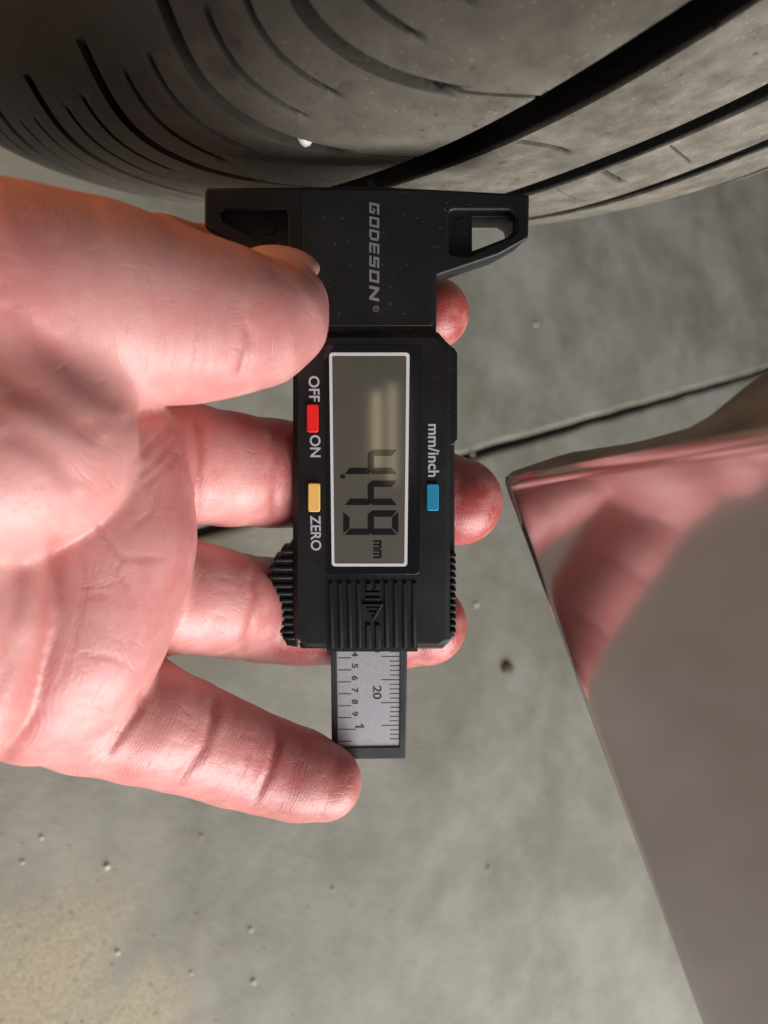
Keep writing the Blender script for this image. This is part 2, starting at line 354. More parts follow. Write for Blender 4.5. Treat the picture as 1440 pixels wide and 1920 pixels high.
# rim with spokes
rv, rf = [], []
prof = [(WD - 14, 217), (WD - 20, 212), (WD - 30, 206), (WD - 34, 198), (20, 192), (-90, 200), (-WD + 14, 217)]
ns = 96
for (x, r) in prof:
    for s_ in range(ns): a = 2 * math.pi * s_ / ns; rv.append((x * MM, r * math.cos(a) * MM, r * math.sin(a) * MM))
for a_ in range(len(prof) - 1):
    for s_ in range(ns): rf.append((a_ * ns + s_, a_ * ns + (s_ + 1) % ns, (a_ + 1) * ns + (s_ + 1) % ns, (a_ + 1) * ns + s_))
link_mesh('rim', mesh_np('rim', rv, rf), M_rim, wheel)
spoke = None
for s_ in range(7):
    if spoke is None:
        bm = bmesh.new(); vsx = []
        for (r, hw, x0, x1) in ((0, 30, 40, 66), (70, 24, 40, 64), (150, 15, 38, 60), (197, 20, 44, 70)):
            vsx.append([bm.verts.new((x * MM, r * MM, s2 * hw * MM)) for x, s2 in ((x0, -1), (x1, -.6), (x1, .6), (x0, 1))])
        for a_ in range(3):
            for b_ in range(4): bm.faces.new((vsx[a_][b_], vsx[a_][(b_ + 1) % 4], vsx[a_ + 1][(b_ + 1) % 4], vsx[a_ + 1][b_]))
        bm.normal_update(); spoke = bpy.data.meshes.new('spoke'); bm.to_mesh(spoke); bm.free(); spoke.materials.append(M_rim)
    so = bpy.data.objects.new('spoke', spoke); C.objects.link(so); so.parent = wheel; so.rotation_euler = (2 * math.pi * s_ / 7, 0, 0)
def tyre_pt(w, thd, off=0):
    r = float(crown(w)) + off; a = math.radians(thd); return to_world(CT + AX * w + r * (math.cos(a) * e1 + math.sin(a) * e2))
blob('small_stone', tyre_pt(63.5, 166.5, -.7), .0017, M_peb, 'white stone chip wedged in a sipe of the tyre shoulder', 'stone', None, .8, 3)
blob('small_stone', tyre_pt(66.5, 172.2, -1.6), .0013, M_peb2, 'tan stone chip wedged in the upper wide sipe of the tyre shoulder', 'stone', None, .8, 5)
blob('small_stone', tyre_pt(42.5, 170.3, -3.0), .0016, M_peb2, 'tiny grit stone stuck to the wall of the widest straight tyre groove', 'stone', None, .8, 6)

# ------------------------------------------------------------------ car body panel at the right
def thick_sheet(name, pts, n_off, mat, parent=None):
    """pts: grid (rows x cols x 3) view-frame mm of the outer face, given real thickness along n_off"""
    pts = np.asarray(pts, float); r, c = pts.shape[:2]; back = pts + np.asarray(n_off)
    vv = np.concatenate([pts.reshape(-1, 3), back.reshape(-1, 3)]); n = r * c; ff = []
    for i in range(r - 1):
        for j in range(c - 1):
            a = i * c + j; ff += [(a, a + c, a + c + 1, a + 1), (n + a, n + a + 1, n + a + c + 1, n + a + c)]
    rim = [(0, j) for j in range(c)] + [(i, c - 1) for i in range(1, r)] + [(r - 1, j) for j in range(c - 2, -1, -1)] + [(i, 0) for i in range(r - 2, 0, -1)]
    idx = [a * c + b for a, b in rim]
    for k in range(len(idx)):
        a, b2 = idx[k], idx[(k + 1) % len(idx)]; ff.append((a, b2, n + b2, n + a))
    bm = bmesh.new(); bv = [bm.verts.new(v * MM) for v in vv]
    for f in ff: bm.faces.new([bv[t] for t in f])
    bmesh.ops.recalc_face_normals(bm, faces=bm.faces[:])
    me = bpy.data.meshes.new(name); bm.to_mesh(me); bm.free()
    for p_ in me.polygons: p_.use_smooth = True
    me.set_sharp_from_angle(angle=math.radians(35))
    return link_mesh(name, me, mat, parent)

# plane of the glossy face through three pixels with depths
PA = P(938, 897, 132); nrm = np.array([-0.856, -0.246, 0.454]); nrm /= np.linalg.norm(nrm)
def on_panel(px, py):
    r = P(px, py, 1.0); return r * ((PA @ nrm) / (r @ nrm))
PB, PC = on_panel(1316, 1930), on_panel(1460, 797)
panel = empty('car_body_panel', V @ Matrix.Translation(Vector(PA * MM)))
tag(panel, 'glossy purple grey car body panel corner mirroring the fingers', 'car panel')
def bil(u, v):   # u along the long left edge, v away from it
    return PA + (PB - PA) * u + (PC - PA) * v
us = list(np.linspace(0, .03, 5)) + list(np.linspace(.06, 1.5, 30)); vs_ = [0, .008, .02, .04] + list(np.linspace(.08, 1.6, 26))
grid = []
for u in us:
    row = []
    for v in vs_:
        p = bil(u, v)
        e = min(v / .03, 1); p = p - nrm * (1 - e) ** 2 * .5
        e = min(u / .03, 1); p = p - nrm * (1 - e) ** 2 * .9
        if u < .03 and v < .04: p = p + (PB - PA) * .0
        row.append(p - PA)
    grid.append(row)
thick_sheet('panel_skin', grid, -nrm * 1.6, M_paint, panel)
# folded top return of the panel, dull and dirty
ret = []
up_x, up_y = [940, 960, 1060, 1200, 1310, 1440, 1700, 2300], [902, 884, 850, 828, 797, 690, 480, 0]
for t in (0, .15, .5, 1.0):
    row = []
    for v in vs_:
        a_ = bil(0.0, v) - nrm * 1.2; ax_ = 720 + F * a_[0] / -a_[2]
        b_ = P(ax_, np.interp(ax_, up_x, up_y), -a_[2] + np.interp(ax_, [940, 1440], [4, 26])) if ax_ < 2300 else a_ + np.array([0, 60, -60.])
        row.append(a_ * (1 - t) + b_ * t + nrm * .0 - PA)
    ret.append(row)
thick_sheet('panel_return', ret, -np.array([0, 1.5, 0]), M_edge, panel)


# ------------------------------------------------------------------ gauge
al = math.radians(10.0); gz = math.radians(0.35)
GO = P(699, 860, 149.5)
RG = (Matrix.Rotation(al, 3, 'X') @ Matrix.Rotation(gz, 3, 'Z'))
RGn = np.array(RG)
gauge = empty('tread_depth_gauge', V @ (Matrix.Translation(Vector(GO * MM)) @ RG.to_4x4()))
tag(gauge, 'black digital tread depth gauge with lit-free display reading 4.49 mm held against the tyre', 'depth gauge')
gauge['label'] = 'black digital tread depth gauge reading 4.49 mm, held against the tyre'
def G(px, py, h):
    """gauge-frame (x, y) in mm where the pixel ray meets the plane z = h"""
    o = RGn.T @ (-GO); d = RGn.T @ P(px, py, 1.0); t = (h - o[2]) / d[2]; p = o + d * t; return (p[0], p[1])
def Gs(pts, h): return [G(x, y, h) for x, y in pts]
def rounded(pts, r, n=5):
    out = []; m_ = len(pts); r = r if hasattr(r, '__len__') else [r] * m_
    for i in range(m_):
        p0, p1, p2 = (np.array(pts[(i + k) % m_], float) for k in (-1, 0, 1))
        a, b_ = p0 - p1, p2 - p1; la, lb = np.linalg.norm(a), np.linalg.norm(b_); a /= la; b_ /= lb
        ang = math.acos(max(-1, min(1, a @ b_))); rr = r[i]
        if rr <= 0 or ang > 3.0: out.append(tuple(p1)); continue
        t = min(rr / math.tan(ang / 2), la * .49, lb * .49); s, e = p1 + a * t, p1 + b_ * t
        for k in range(n + 1):
            u = k / n; out.append(tuple((1 - u) ** 2 * s + 2 * u * (1 - u) * p1 + u * u * e))
    return out
def curve_solid(name, loops, h0, h1, bev, mat, parent, segs=2):
    cu = bpy.data.curves.new(name, 'CURVE'); cu.dimensions = '2D'; cu.fill_mode = 'BOTH'
    for lp in loops:
        sp = cu.splines.new('POLY'); sp.points.add(len(lp) - 1); sp.use_cyclic_u = True
        for k, (x, y) in enumerate(lp): sp.points[k].co = (x * MM, y * MM, 0, 1)
    cu.extrude = max((h1 - h0) / 2 - bev, 0) * MM; cu.bevel_depth = bev * MM; cu.bevel_resolution = segs; cu.offset = -bev * MM
    t = bpy.data.objects.new('tmp', cu); C.objects.link(t)
    me = bpy.data.meshes.new_from_object(t.evaluated_get(bpy.context.evaluated_depsgraph_get()))
    C.objects.unlink(t); bpy.data.objects.remove(t); bpy.data.curves.remove(cu)
    me.transform(Matrix.Translation((0, 0, (h0 + h1) / 2 * MM))); me.name = name
    for p_ in me.polygons: p_.use_smooth = True
    me.set_sharp_from_angle(angle=math.radians(32)); me.materials.clear()
    return link_mesh(name, me, mat, parent)
def text_mesh(name, s, px, py, h, size_px, mat, parent, align='CENTER', spacing=1.0, bold=0.0, sx_=1.0):
    """text printed on the gauge, reading down the picture; (px,py) its centre, size_px capital height"""
    cu = bpy.data.curves.new(name, 'FONT'); cu.body = s; cu.align_x = align; cu.align_y = 'CENTER'; cu.size = 1; cu.extrude = .01; cu.offset = bold; cu.space_character = spacing
    t = bpy.data.objects.new('tmp', cu); C.objects.link(t)
    me = bpy.data.meshes.new_from_object(t.evaluated_get(bpy.context.evaluated_depsgraph_get()))
    C.objects.unlink(t); bpy.data.objects.remove(t); bpy.data.curves.remove(cu)
    k = size_px * (abs(GO[2]) / F) / .70
    x, y = G(px, py, h)
    me.transform(Matrix.Translation((x * MM, y * MM, h * MM)) @ Matrix.Rotation(-math.pi / 2, 4, 'Z') @ Matrix.Diagonal((k * MM * sx_, k * MM, .0015 * 1, 1)))
    me.name = name; me.materials.clear()
    return link_mesh(name, me, mat, parent)
def rect(x0, y0, x1, y1, h, r=0.0, n=5): return rounded(Gs([(x0, y0), (x1, y0), (x1, y1), (x0, y1)], h), r, n)

# housing: back shell, then the front shell with a chamfer
hb = -9.0
curve_solid('back_shell', [rounded(Gs([(556, 640), (835, 640), (851, 655), (852, 1190), (830, 1213), (566, 1213), (552, 1190), (552, 655)], -5), .5)], hb, -3.6, .5, M_black, gauge)
front = rounded(Gs([(566, 622), (822, 622), (848, 652), (844, 1204), (826, 1216), (572, 1216), (548, 1192), (548, 645)], 0), [.4, .6, .8, 1.0, 1.2, 1.6, 2.2, .6])
curve_solid('front_shell', [front], -3.7, 0, 1.15, M_black, gauge, 0)
# battery cover bulging on the right side
curve_solid('battery_cover', [rounded(Gs([(840, 650), (850, 652), (857, 662), (857, 824), (850, 834), (840, 836)], -3), .4)], -7.6, -2.2, .3, M_black, gauge)
# screen: bezel plate, white frame, lcd
curve_solid('screen_bezel', [rounded(Gs([(607, 646), (792, 648), (786, 1077), (612, 1077)], .1), .9)], -.5, .12, .06, M_bezel, gauge)
outer = rounded(Gs([(617, 661), (768, 661), (763.5, 1062), (622, 1062)], .16), .8); inner = rounded(Gs([(622.5, 667), (762, 667), (758, 1056.5), (627, 1056.5)], .16), .45)
curve_solid('screen_frame', [outer, inner], .12, .20, .02, M_white, gauge)
lcd = curve_solid('screen_glass', [rounded(Gs([(622, 666.5), (762.5, 666.5), (758.5, 1057), (626.5, 1057)], .13), .4)], .08, .15, 0, M_lcd, gauge)
# seven-segment digits: (upper/lower) x runs right = digit top
def seg_poly(x0, x1, y0, y1, which):
    t = 12.0; g = .9   # stroke and gap in px
    xm = (x0 + x1) / 2 - 0
    H = {'a': [(x1, y0 + g + 2), (x1, y1 - g - 2), (x1 - t, y1 - t - g), (x1 - t, y0 + t + g)],
         'd': [(x0, y0 + g + 2), (x0, y1 - g - 2), (x0 + t, y1 - t - g), (x0 + t, y0 + t + g)],
         'g': [(xm, y0 + g + 1), (xm + t / 2, y0 + t * .55 + g), (xm + t / 2, y1 - t * .55 - g), (xm, y1 - g - 1), (xm - t / 2, y1 - t * .55 - g), (xm - t / 2, y0 + t * .55 + g)],
         'f': [(xm + g + 1, y0), (x1 - g - 2, y0), (x1 - t - g, y0 + t), (xm + t / 2 + g + 1, y0 + t), (xm + g, y0 + t * .4)],
         'b': [(xm + g + 1, y1), (x1 - g - 2, y1), (x1 - t - g, y1 - t), (xm + t / 2 + g + 1, y1 - t), (xm + g, y1 - t * .4)],
         'e': [(xm - g - 1, y0), (x0 + g + 2, y0), (x0 + t + g, y0 + t), (xm - t / 2 - g - 1, y0 + t)],
         'c': [(xm - g - 1, y1), (x0 + g + 2, y1), (x0 + t + g, y1 - t), (xm - t / 2 - g - 1, y1 - t), (xm - g, y1 - t * .4)]}
    return H[which]
for (ya, yb, segs_) in ((843, 889, 'fgbc'), (901, 947, 'fgbc'), (957, 1003, 'afgbcd')):
    for sg in segs_:
        curve_solid('digit_segment', [Gs(seg_poly(643.5, 747, ya, yb, sg), .16)], .155, .175, 0, M_seg, lcd)
curve_solid('decimal_point', [Gs([(638, 890), (647, 890), (647, 897), (638, 897)], .16)], .155, .175, 0, M_seg, lcd)
text_mesh('unit_lettering', 'mm', 710, 1030, .165, 22, M_seg, lcd, sx_=.76, bold=.03)
text_mesh('lettering', 'OFF', 588, 729, .015, 19, M_letter, gauge, bold=.018, sx_=1.0)
text_mesh('lettering', 'ON', 590, 837, .015, 19, M_letter, gauge, bold=.018)
text_mesh('lettering', 'ZERO', 591, 1000, .015, 19, M_letter, gauge, bold=.018, sx_=.98)
text_mesh('lettering', 'mm/inch', 812, 845, .015, 20, M_letter, gauge, bold=.018, sx_=1.02)
for nm_, mt, (x0, y0, x1, y1) in (('power_button', M_red, (575, 758, 597, 811)), ('zero_button', M_yel, (577.5, 906, 600, 960)), ('unit_button', M_blu, (800, 907, 823, 958))):
    curve_solid('button_slot', [rect(x0 - 1.6, y0 - 1.6, x1 + 1.6, y1 + 1.6, 0, .5)], -.3, .012, .0, M_bezel, gauge)
    curve_solid(nm_, [rect(x0, y0, x1, y1, .6, .5)], -.2, .62, .22, mt, gauge, 3)
# front thumb pad with ribs and an arrow in relief
curve_solid('rib_plate', [rect(613, 1088, 783, 1222, .1, .25)], -3.2, .10, .08, M_black, gauge)
ribmesh = None
for k in range(10):
    x = 621 + k * 17.4
    x0, y0 = G(x - 5.2, 1092, .3); x1, y1 = G(x + 5.2, 1216, .3)
    if ribmesh is None:
        ro = curve_solid('rib', [rounded([(x0, y0), (x1, y0), (x1, y1), (x0, y1)], .15, 2)], .08, .62, .26, M_black, gauge, 2); ribmesh = ro.data; rx = x0
    else:
        ro = bpy.data.objects.new('rib', ribmesh); C.objects.link(ro); ro.parent = gauge; ro.location.x = (x0 - rx) * MM
    if k in (4, 5):   # the two middle ribs break for the arrow: own shorter mesh
        bpy.data.objects.remove(ro)
        ribmesh = ribmesh if k != 0 else None
        for (ya, yb) in ((1092, 1106), (1170, 1216)):
            a0, b0 = G(x - 5.2, ya, .3); a1, b1_ = G(x + 5.2, yb, .3)
            curve_solid('rib', [rounded([(a0, b0), (a1, b0), (a1, b1_), (a0, b1_)], .15, 2)], .08, .62, .26, M_black, gauge, 2)
curve_solid('arrow_relief', [Gs([(679, 1132), (719, 1132), (699, 1166)], .5), Gs([(686, 1136), (712, 1136), (699, 1158)], .5)], .08, .66, .08, M_black, gauge, 1)
for ya in (1110, 1121, 1139, 1147):
    hw = 14 if ya < 1130 else (9 if ya < 1143 else 5)
    curve_solid('arrow_bar', [rect(699 - hw, ya, 699 + hw, ya + 4, .4, .1)], .08, .52, .06, M_black, gauge, 1)
# side grips: stacked knurl ribs, wide one on the left, shallow one on the right
lx = [(1030, 528), (1046, 515), (1062, 507), (1078, 502), (1094, 500), (1108, 502), (1122, 505), (1136, 509), (1150, 514), (1164, 519), (1178, 525), (1191, 532)]
curve_solid('side_grip', [rounded(Gs([(560, 1012), (548, 1014), (516, 1050), (507, 1090), (511, 1130), (524, 1170), (540, 1205), (560, 1208)], -4), .3)], -7.2, -2.0, .3, M_black, gauge)
for (py_, px_) in lx:
    curve_solid('grip_rib', [rounded(Gs([(px_, py_ - 4.2), (556, py_ - 4.2), (556, py_ + 4.2), (px_, py_ + 4.2)], -3.4), [.45, 0, 0, .45], 3)], -7.6, -1.5, .35, M_black, gauge, 1)
for k in range(12):
    py_ = 1040 + k * 12.8
    curve_solid('grip_rib', [rounded(Gs([(842, py_ - 4), (854.5, py_ - 4), (854.5, py_ + 4), (842, py_ + 4)], -3.0), [0, .4, .4, 0], 3)], -7.4, -1.6, .35, M_black, gauge, 1)
# foot: crossbar with two triangular wings
hf = -1.6
foot_loop = rounded(Gs([(383, 352), (700, 349), (993, 364), (991, 447), (935, 478), (820, 517), (818, 628), (562, 628), (562, 500), (540, 492), (470, 470), (383, 428)], hf), [.7, 0, .8, 1.2, 2, .3, .2, .2, .2, 1.2, 2, 1.2])
hole_r = rounded(Gs([(888, 402), (950, 402), (966, 412), (966, 432), (955, 441), (888, 467)], hf), [.2, 1, 1.2, 1.0, 1.0, .2])
pocket_r = rounded(Gs([(842, 394), (955, 394), (969, 405), (968, 438), (880, 480), (842, 476)], hf), [1.0, 1.4, 1.5, 1.4, .8, 1.0])
pocket_l = rounded(Gs([(414, 393), (538, 393), (541, 480), (526, 474), (416, 412)], hf), [.9, .9, .8, 1.0, .7])
tri_l = pocket_l
curve_solid('foot_front', [foot_loop, pocket_r, pocket_l], hf - 2.4, hf, .45, M_foot, gauge)
foot_b = rounded(Gs([(384, 353), (700, 350), (992, 365), (990, 446), (934, 477), (819.5, 516), (818, 627), (562, 627), (562, 500), (540, 492), (470, 470), (384, 427)], hf), [.7, 0, .8, 1.2, 2, .3, .2, .2, .2, 1.2, 2, 1.2])
curve_solid('foot_back', [foot_b, hole_r], hf - 13.0, hf - 2.38, .2, M_foot, gauge)
for (cx, cy) in ((502, 424), (866, 424)):
    x, y = G(cx, cy, hf - 2); r_ = 1.5
    curve_solid('moulding_mark', [[(x + r_ * math.cos(t * .2618), y + r_ * math.sin(t * .2618)) for t in range(24)]], hf - 2.4, hf - 2.2, .05, M_foot, gauge)
# two added strip lights, aimed only to mirror as streaks in the display glass
for lx_, ya_, yb_ in ((706, 735, 880), (736, 720, 905)):
    nz = RGn @ np.array([0, 0, 1.0]); e_ = []
    for yy in (ya_, yb_):
        d_ = P(lx_, yy, 1.0); d_ /= np.linalg.norm(d_); x_, y_ = G(lx_, yy, .15); q0 = GO + RGn @ np.array([x_, y_, .15]); r_ = d_ - 2 * (d_ @ nz) * nz; e_.append(q0 + r_ * 2000)
    md = (e_[0] + e_[1]) / 2; ax_ = (e_[1] - e_[0]); ln_ = np.linalg.norm(ax_); ax_ /= ln_; zz = (md - GO) / np.linalg.norm(md - GO); xx = np.cross(ax_, zz); xx /= np.linalg.norm(xx); yy_ = np.cross(zz, xx)
    ld = bpy.data.lights.new('added_streak_light', 'AREA'); ld.shape = 'RECTANGLE'; ld.size = .022; ld.size_y = ln_ * MM; ld.energy = .12; ld.color = (1.0, .8, .5)
    o = bpy.data.objects.new('added_streak_light', ld); C.objects.link(o)
    o.matrix_world = V @ Matrix(((xx[0], yy_[0], zz[0], md[0] * MM), (xx[1], yy_[1], zz[1], md[1] * MM), (xx[2], yy_[2], zz[2], md[2] * MM), (0, 0, 0, 1)))
# raised centre of the bar
curve_solid('centre_pad', [rounded(Gs([(566, 354), (815, 357), (812, 612), (570, 612)], hf + .2), .8)], hf - .2, hf + .35, .24, M_foot, gauge)
# brand: slanted square capitals made of bars
def bars(ch):
    t = .22
    D_ = {'G': [(0, 0, t, 1), (t, 1 - t, 1, 1), (t, 0, 1, t), (1 - t, t, 1, .55), (.5, .42, 1 - t, .42 + t * .7)],
          'O': [(0, 0, t, 1), (1 - t, 0, 1, 1), (t, 1 - t, 1 - t, 1), (t, 0, 1 - t, t)],
          'D': [(0, 0, t, 1), (1 - t, .12, 1, .88), (t, 1 - t, 1 - t, 1), (t, 0, 1 - t, t)],
          'E': [(0, 0, t, 1), (t, 0, 1, t * .9), (t, 1 - t * .9, 1, 1), (t, .4, 1, .4 + t * .9)],
          'S': [(0, 1 - t, 1, 1), (0, .42 + t * .9, t, 1 - t), (0, .42, 1, .42 + t * .9), (1 - t, t, 1, .42), (0, 0, 1, t)],
          'N': [(0, 0, t, 1), (1 - t, 0, 1, 1)]}
    return D_[ch]
hp = hf + .37
for ch, ya, yb in zip('GODESON', (379, 405, 429, 454, 479, 505, 535), (402, 427, 452, 476, 502, 531, 566)):
    loops = []
    def T(u, v):   # u along the word, v up the letter
        return G(692.5 + v * 18.5, ya + u * (yb - ya) * .86 + v * 4.0, hp)
    for (u0, v0, u1, v1) in bars(ch): loops.append([T(u0, v0), T(u1, v0), T(u1, v1), T(u0, v1)])
    if ch == 'N': loops.append([T(.22, .98), T(.22, .62), T(.78, .02), T(.78, .38)])
    bm = bmesh.new()
    for lp in loops:
        a_ = [bm.verts.new((x * MM, y * MM, hp * MM)) for x, y in lp]; f_ = bm.faces.new(a_)
    bmesh.ops.recalc_face_normals(bm, faces=bm.faces[:])
    for f_ in bm.faces:
        if f_.normal.z < 0: f_.normal_flip()
    ex = bmesh.ops.extrude_face_region(bm, geom=bm.faces[:])
    bmesh.ops.translate(bm, verts=[g_ for g_ in ex['geom'] if isinstance(g_, bmesh.types.BMVert)], vec=(0, 0, .00003))
    me = bpy.data.meshes.new('brand_letter'); bm.to_mesh(me); bm.free(); link_mesh('brand_letter', me, M_brand, gauge)
text_mesh('registered_mark', 'R', 705, 579, hp + .01, 6, M_brand, gauge)
x, y = G(705, 579, hp)
curve_solid('registered_ring', [[(x + .62 * math.cos(t * .2618), y + .62 * math.sin(t * .2618)) for t in range(24)], [(x + .5 * math.cos(t * .2618), y + .5 * math.sin(t * .2618)) for t in range(24)]], hp, hp + .03, 0, M_brand, gauge)
# rule sliding out of the lower end
hr = -2.6
curve_solid('rule_back', [rounded(Gs([(620, 1190), (764, 1190), (761, 1422), (646, 1422), (623, 1400)], hr - .8), .4)], hr - 3.6, hr - .30, .35, M_rule, gauge)
rim_out = rounded(Gs([(620, 1180), (763, 1180), (761, 1422), (650, 1423), (622, 1402)], hr), .3)
plate = Gs([(632, 1188), (750, 1188), (748.5, 1399.5), (634.5, 1401)], hr)
curve_solid('rule_frame', [rim_out, plate], hr - .32, hr + .25, .2, M_rule, gauge)
curve_solid('scale_plate', [Gs([(631, 1184), (751, 1184), (749.5, 1400.5), (633.5, 1402)], hr)], hr - .31, hr - .10, 0, M_foil, gauge)
ht = hr - .085
def tick(x0, x1, y):
    curve_solid('scale_tick', [Gs([(x0, y - .8), (x1, y - 1.0), (x1, y + .8), (x0, y + 1.0)], ht)], ht - .02, ht, 0, M_ink, gauge)
ys = [1222 + 8.82 * i - .012 * i * i for i in range(21)]
for i, y in enumerate(ys[:-1]): tick(715 if i % 5 == 1 else 731, 749, y)
for y in (1211, 1233.5, 1256.1, 1278.7, 1301, 1323.5, 1345.6, 1367.5, 1390): tick(634, 668 if abs(y - 1367.5) < 1 else 658.5, y)
for s_, y in (('4', 1227), ('5', 1249), ('6', 1271.5), ('7', 1294), ('8', 1316), ('9', 1338.5)):
    text_mesh('scale_number', s_, 665, y, ht, 12, M_ink, gauge, bold=.025, sx_=1.2)
curve_solid('scale_number', [Gs([(666, 1361.2), (666, 1364.6), (683, 1364.6), (683, 1361.5), (678.5, 1356.5), (675.5, 1358.3), (678.5, 1361.2)], ht)], ht - .02, ht + .004, 0, M_ink, gauge)
text_mesh('scale_number', '20', 706.5, 1298.5, ht, 16.5, M_ink, gauge, bold=.022, sx_=1.25)
text_mesh('scale_number', '10', 706.5, 1210.5, ht, 16.5, M_ink, gauge, bold=.022, sx_=1.25)
# probe blade reaching into the groove
curve_solid('probe_blade', [Gs([(690, 339), (697, 339), (712, 365), (690, 365)], hf - 6)], hf - 8.0, hf - 5.0, .2, M_rule, gauge)

# ------------------------------------------------------------------ hand (one continuous skin grown from a distance field)
HV = .6
lo = np.array([-150., -78., -200.]); hi = np.array([44., 78., -84.])
shape = np.ceil((hi - lo) / HV).astype(int)
gx = [(lo[k] + HV * np.arange(shape[k])).astype(np.float32) for k in range(3)]
BIG = 30.0
field = np.full(shape, BIG, np.float32)
def nd(px, py, d, r, rs=None):        # node: pixel, depth, radius in pixels at that depth
    return (*P(px, py, d), r * d / F)
def cone_into(f, a, b_, k, sq=1.0):
    a = np.array(a); b_ = np.array(b_); rm = max(a[3], b_[3]) + k + 2.5
    l = np.maximum(np.floor((np.minimum(a[:3], b_[:3]) - rm - lo) / HV).astype(int), 0); h = np.minimum(np.ceil((np.maximum(a[:3], b_[:3]) + rm - lo) / HV).astype(int), shape)
    if (h <= l).any(): return
    X = gx[0][l[0]:h[0], None, None]; Y = gx[1][None, l[1]:h[1], None]; Z = gx[2][None, None, l[2]:h[2]]
    d = (b_ - a)[:3]; L2 = max(d @ d, 1e-6)
    t = np.clip(((X - a[0]) * d[0] + (Y - a[1]) * d[1] + (Z - a[2]) * d[2]) / L2, 0, 1)
    D = np.sqrt((X - a[0] - t * d[0]) ** 2 + (Y - a[1] - t * d[1]) ** 2 + ((Z - a[2] - t * d[2]) / sq) ** 2) - (a[3] + (b_[3] - a[3]) * t)
    s = f[l[0]:h[0], l[1]:h[1], l[2]:h[2]]
    hh = np.clip(.5 + .5 * (s - D) / k, 0, 1); s[...] = s + (D - s) * hh - k * hh * (1 - hh)
def chain(nodes, k_in, k_out, sq=1.0):
    g = np.full(shape, BIG, np.float32)
    for a, b_ in zip(nodes[:-1], nodes[1:]): cone_into(g, a, b_, k_in, sq)
    hh = np.clip(.5 + .5 * (field - g) / k_out, 0, 1); field[...] = field + (g - field) * hh - k_out * hh * (1 - hh)
CH = {
 'middle': [nd(150, 870, 140, 115), nd(250, 866, 141, 112), nd(345, 870, 147, 113), nd(430, 880, 155, 104), nd(505, 887, 163, 99), nd(600, 895, 170, 98), nd(720, 916, 172, 95), nd(800, 930, 172, 90), nd(860, 940, 171, 82)],
 'ring': [nd(140, 1080, 140, 112), nd(250, 1098, 141, 108), nd(340, 1116, 147, 104), nd(395, 1126, 153, 99), nd(440, 1135, 161, 95), nd(495, 1143, 169, 95), nd(560, 1149, 171, 94), nd(680, 1160, 171, 88), nd(740, 1166, 171, 84), nd(798, 1170, 170, 77)],
 'little': [nd(60, 1290, 132, 125), nd(170, 1325, 135, 118), nd(270, 1352, 140, 110), nd(340, 1376, 145, 101), nd(395, 1396, 149, 94), nd(440, 1414, 153, 91), nd(500, 1434, 156, 85), nd(560, 1452, 158, 81), nd(608, 1466, 159, 70)],
 'index': [nd(60, 700, 135, 120), nd(200, 600, 140, 112), nd(300, 512, 146, 101), nd(400, 520, 158, 90), nd(520, 545, 171, 84), nd(650, 570, 172, 80), nd(760, 584, 171, 75), nd(812, 588, 170, 67)],
 'thumb': [nd(551, 558, 137, 52), nd(527, 588, 135, 80), nd(486, 605, 133, 103), nd(425, 602, 130, 121), nd(360, 600, 127, 138), nd(280, 588, 124, 155), nd(170, 570, 119, 178), nd(20, 572, 113, 212), nd(-150, 625, 112, 240)],
}
for k_ in ('index', 'middle', 'ring', 'little'): chain(CH[k_], 2.0, 3.0)
chain([nd(188, 880, 130, 150), nd(190, 1000, 130, 150), nd(160, 1110, 129, 146), nd(125, 1210, 128, 142), nd(75, 1290, 127, 138)], 9, 1.6)     # pad under the finger roots
chain([nd(190, 790, 132, 120), nd(188, 900, 130, 150)], 5, 3)
chain([nd(-28, 1020, 114, 132), nd(-45, 1150, 113, 134), nd(-80, 1280, 112, 124), nd(-130, 1380, 112, 110)], 6, .8)
chain([nd(-120, 1060, 107, 150), nd(-135, 1190, 106, 135), nd(-180, 1300, 106, 110)], 6, .8)
palm = []
chain([nd(-60, 860, 148, 170), nd(-300, 980, 145, 260), nd(-560, 960, 140, 270)], 10, 10)
chain([nd(20, 1120, 148, 150), nd(-300, 1080, 140, 240)], 10, 8)
chain([nd(-560, 940, 138, 260), nd(-1500, 900, 132, 270)], 10, 10)
def merge(lists, k_in, k_mid, k_out):
    tot_ = np.full(shape, BIG, np.float32)
    for nodes in lists:
        g = np.full(shape, BIG, np.float32)
        for a, b_ in zip(nodes[:-1], nodes[1:]): cone_into(g, a, b_, k_in)
        hh = np.clip(.5 + .5 * (tot_ - g) / k_mid, 0, 1); tot_ = tot_ + (g - tot_) * hh - k_mid * hh * (1 - hh)
    hh = np.clip(.5 + .5 * (field - tot_) / k_out, 0, 1); field[...] = field + (tot_ - field) * hh - k_out * hh * (1 - hh)
merge([CH['thumb'][:8], [nd(20, 572, 113, 212), nd(-180, 640, 116, 260), nd(-480, 860, 128, 260)],
       [nd(150, 660, 119, 110), nd(40, 720, 114, 165), nd(-160, 740, 112, 230)],
       [nd(74, 826, 112, 178), nd(-20, 850, 109, 200), nd(-160, 860, 110, 240), nd(-400, 900, 125, 260)]], 5, 4.0, 1.2)      # thumb and its ball
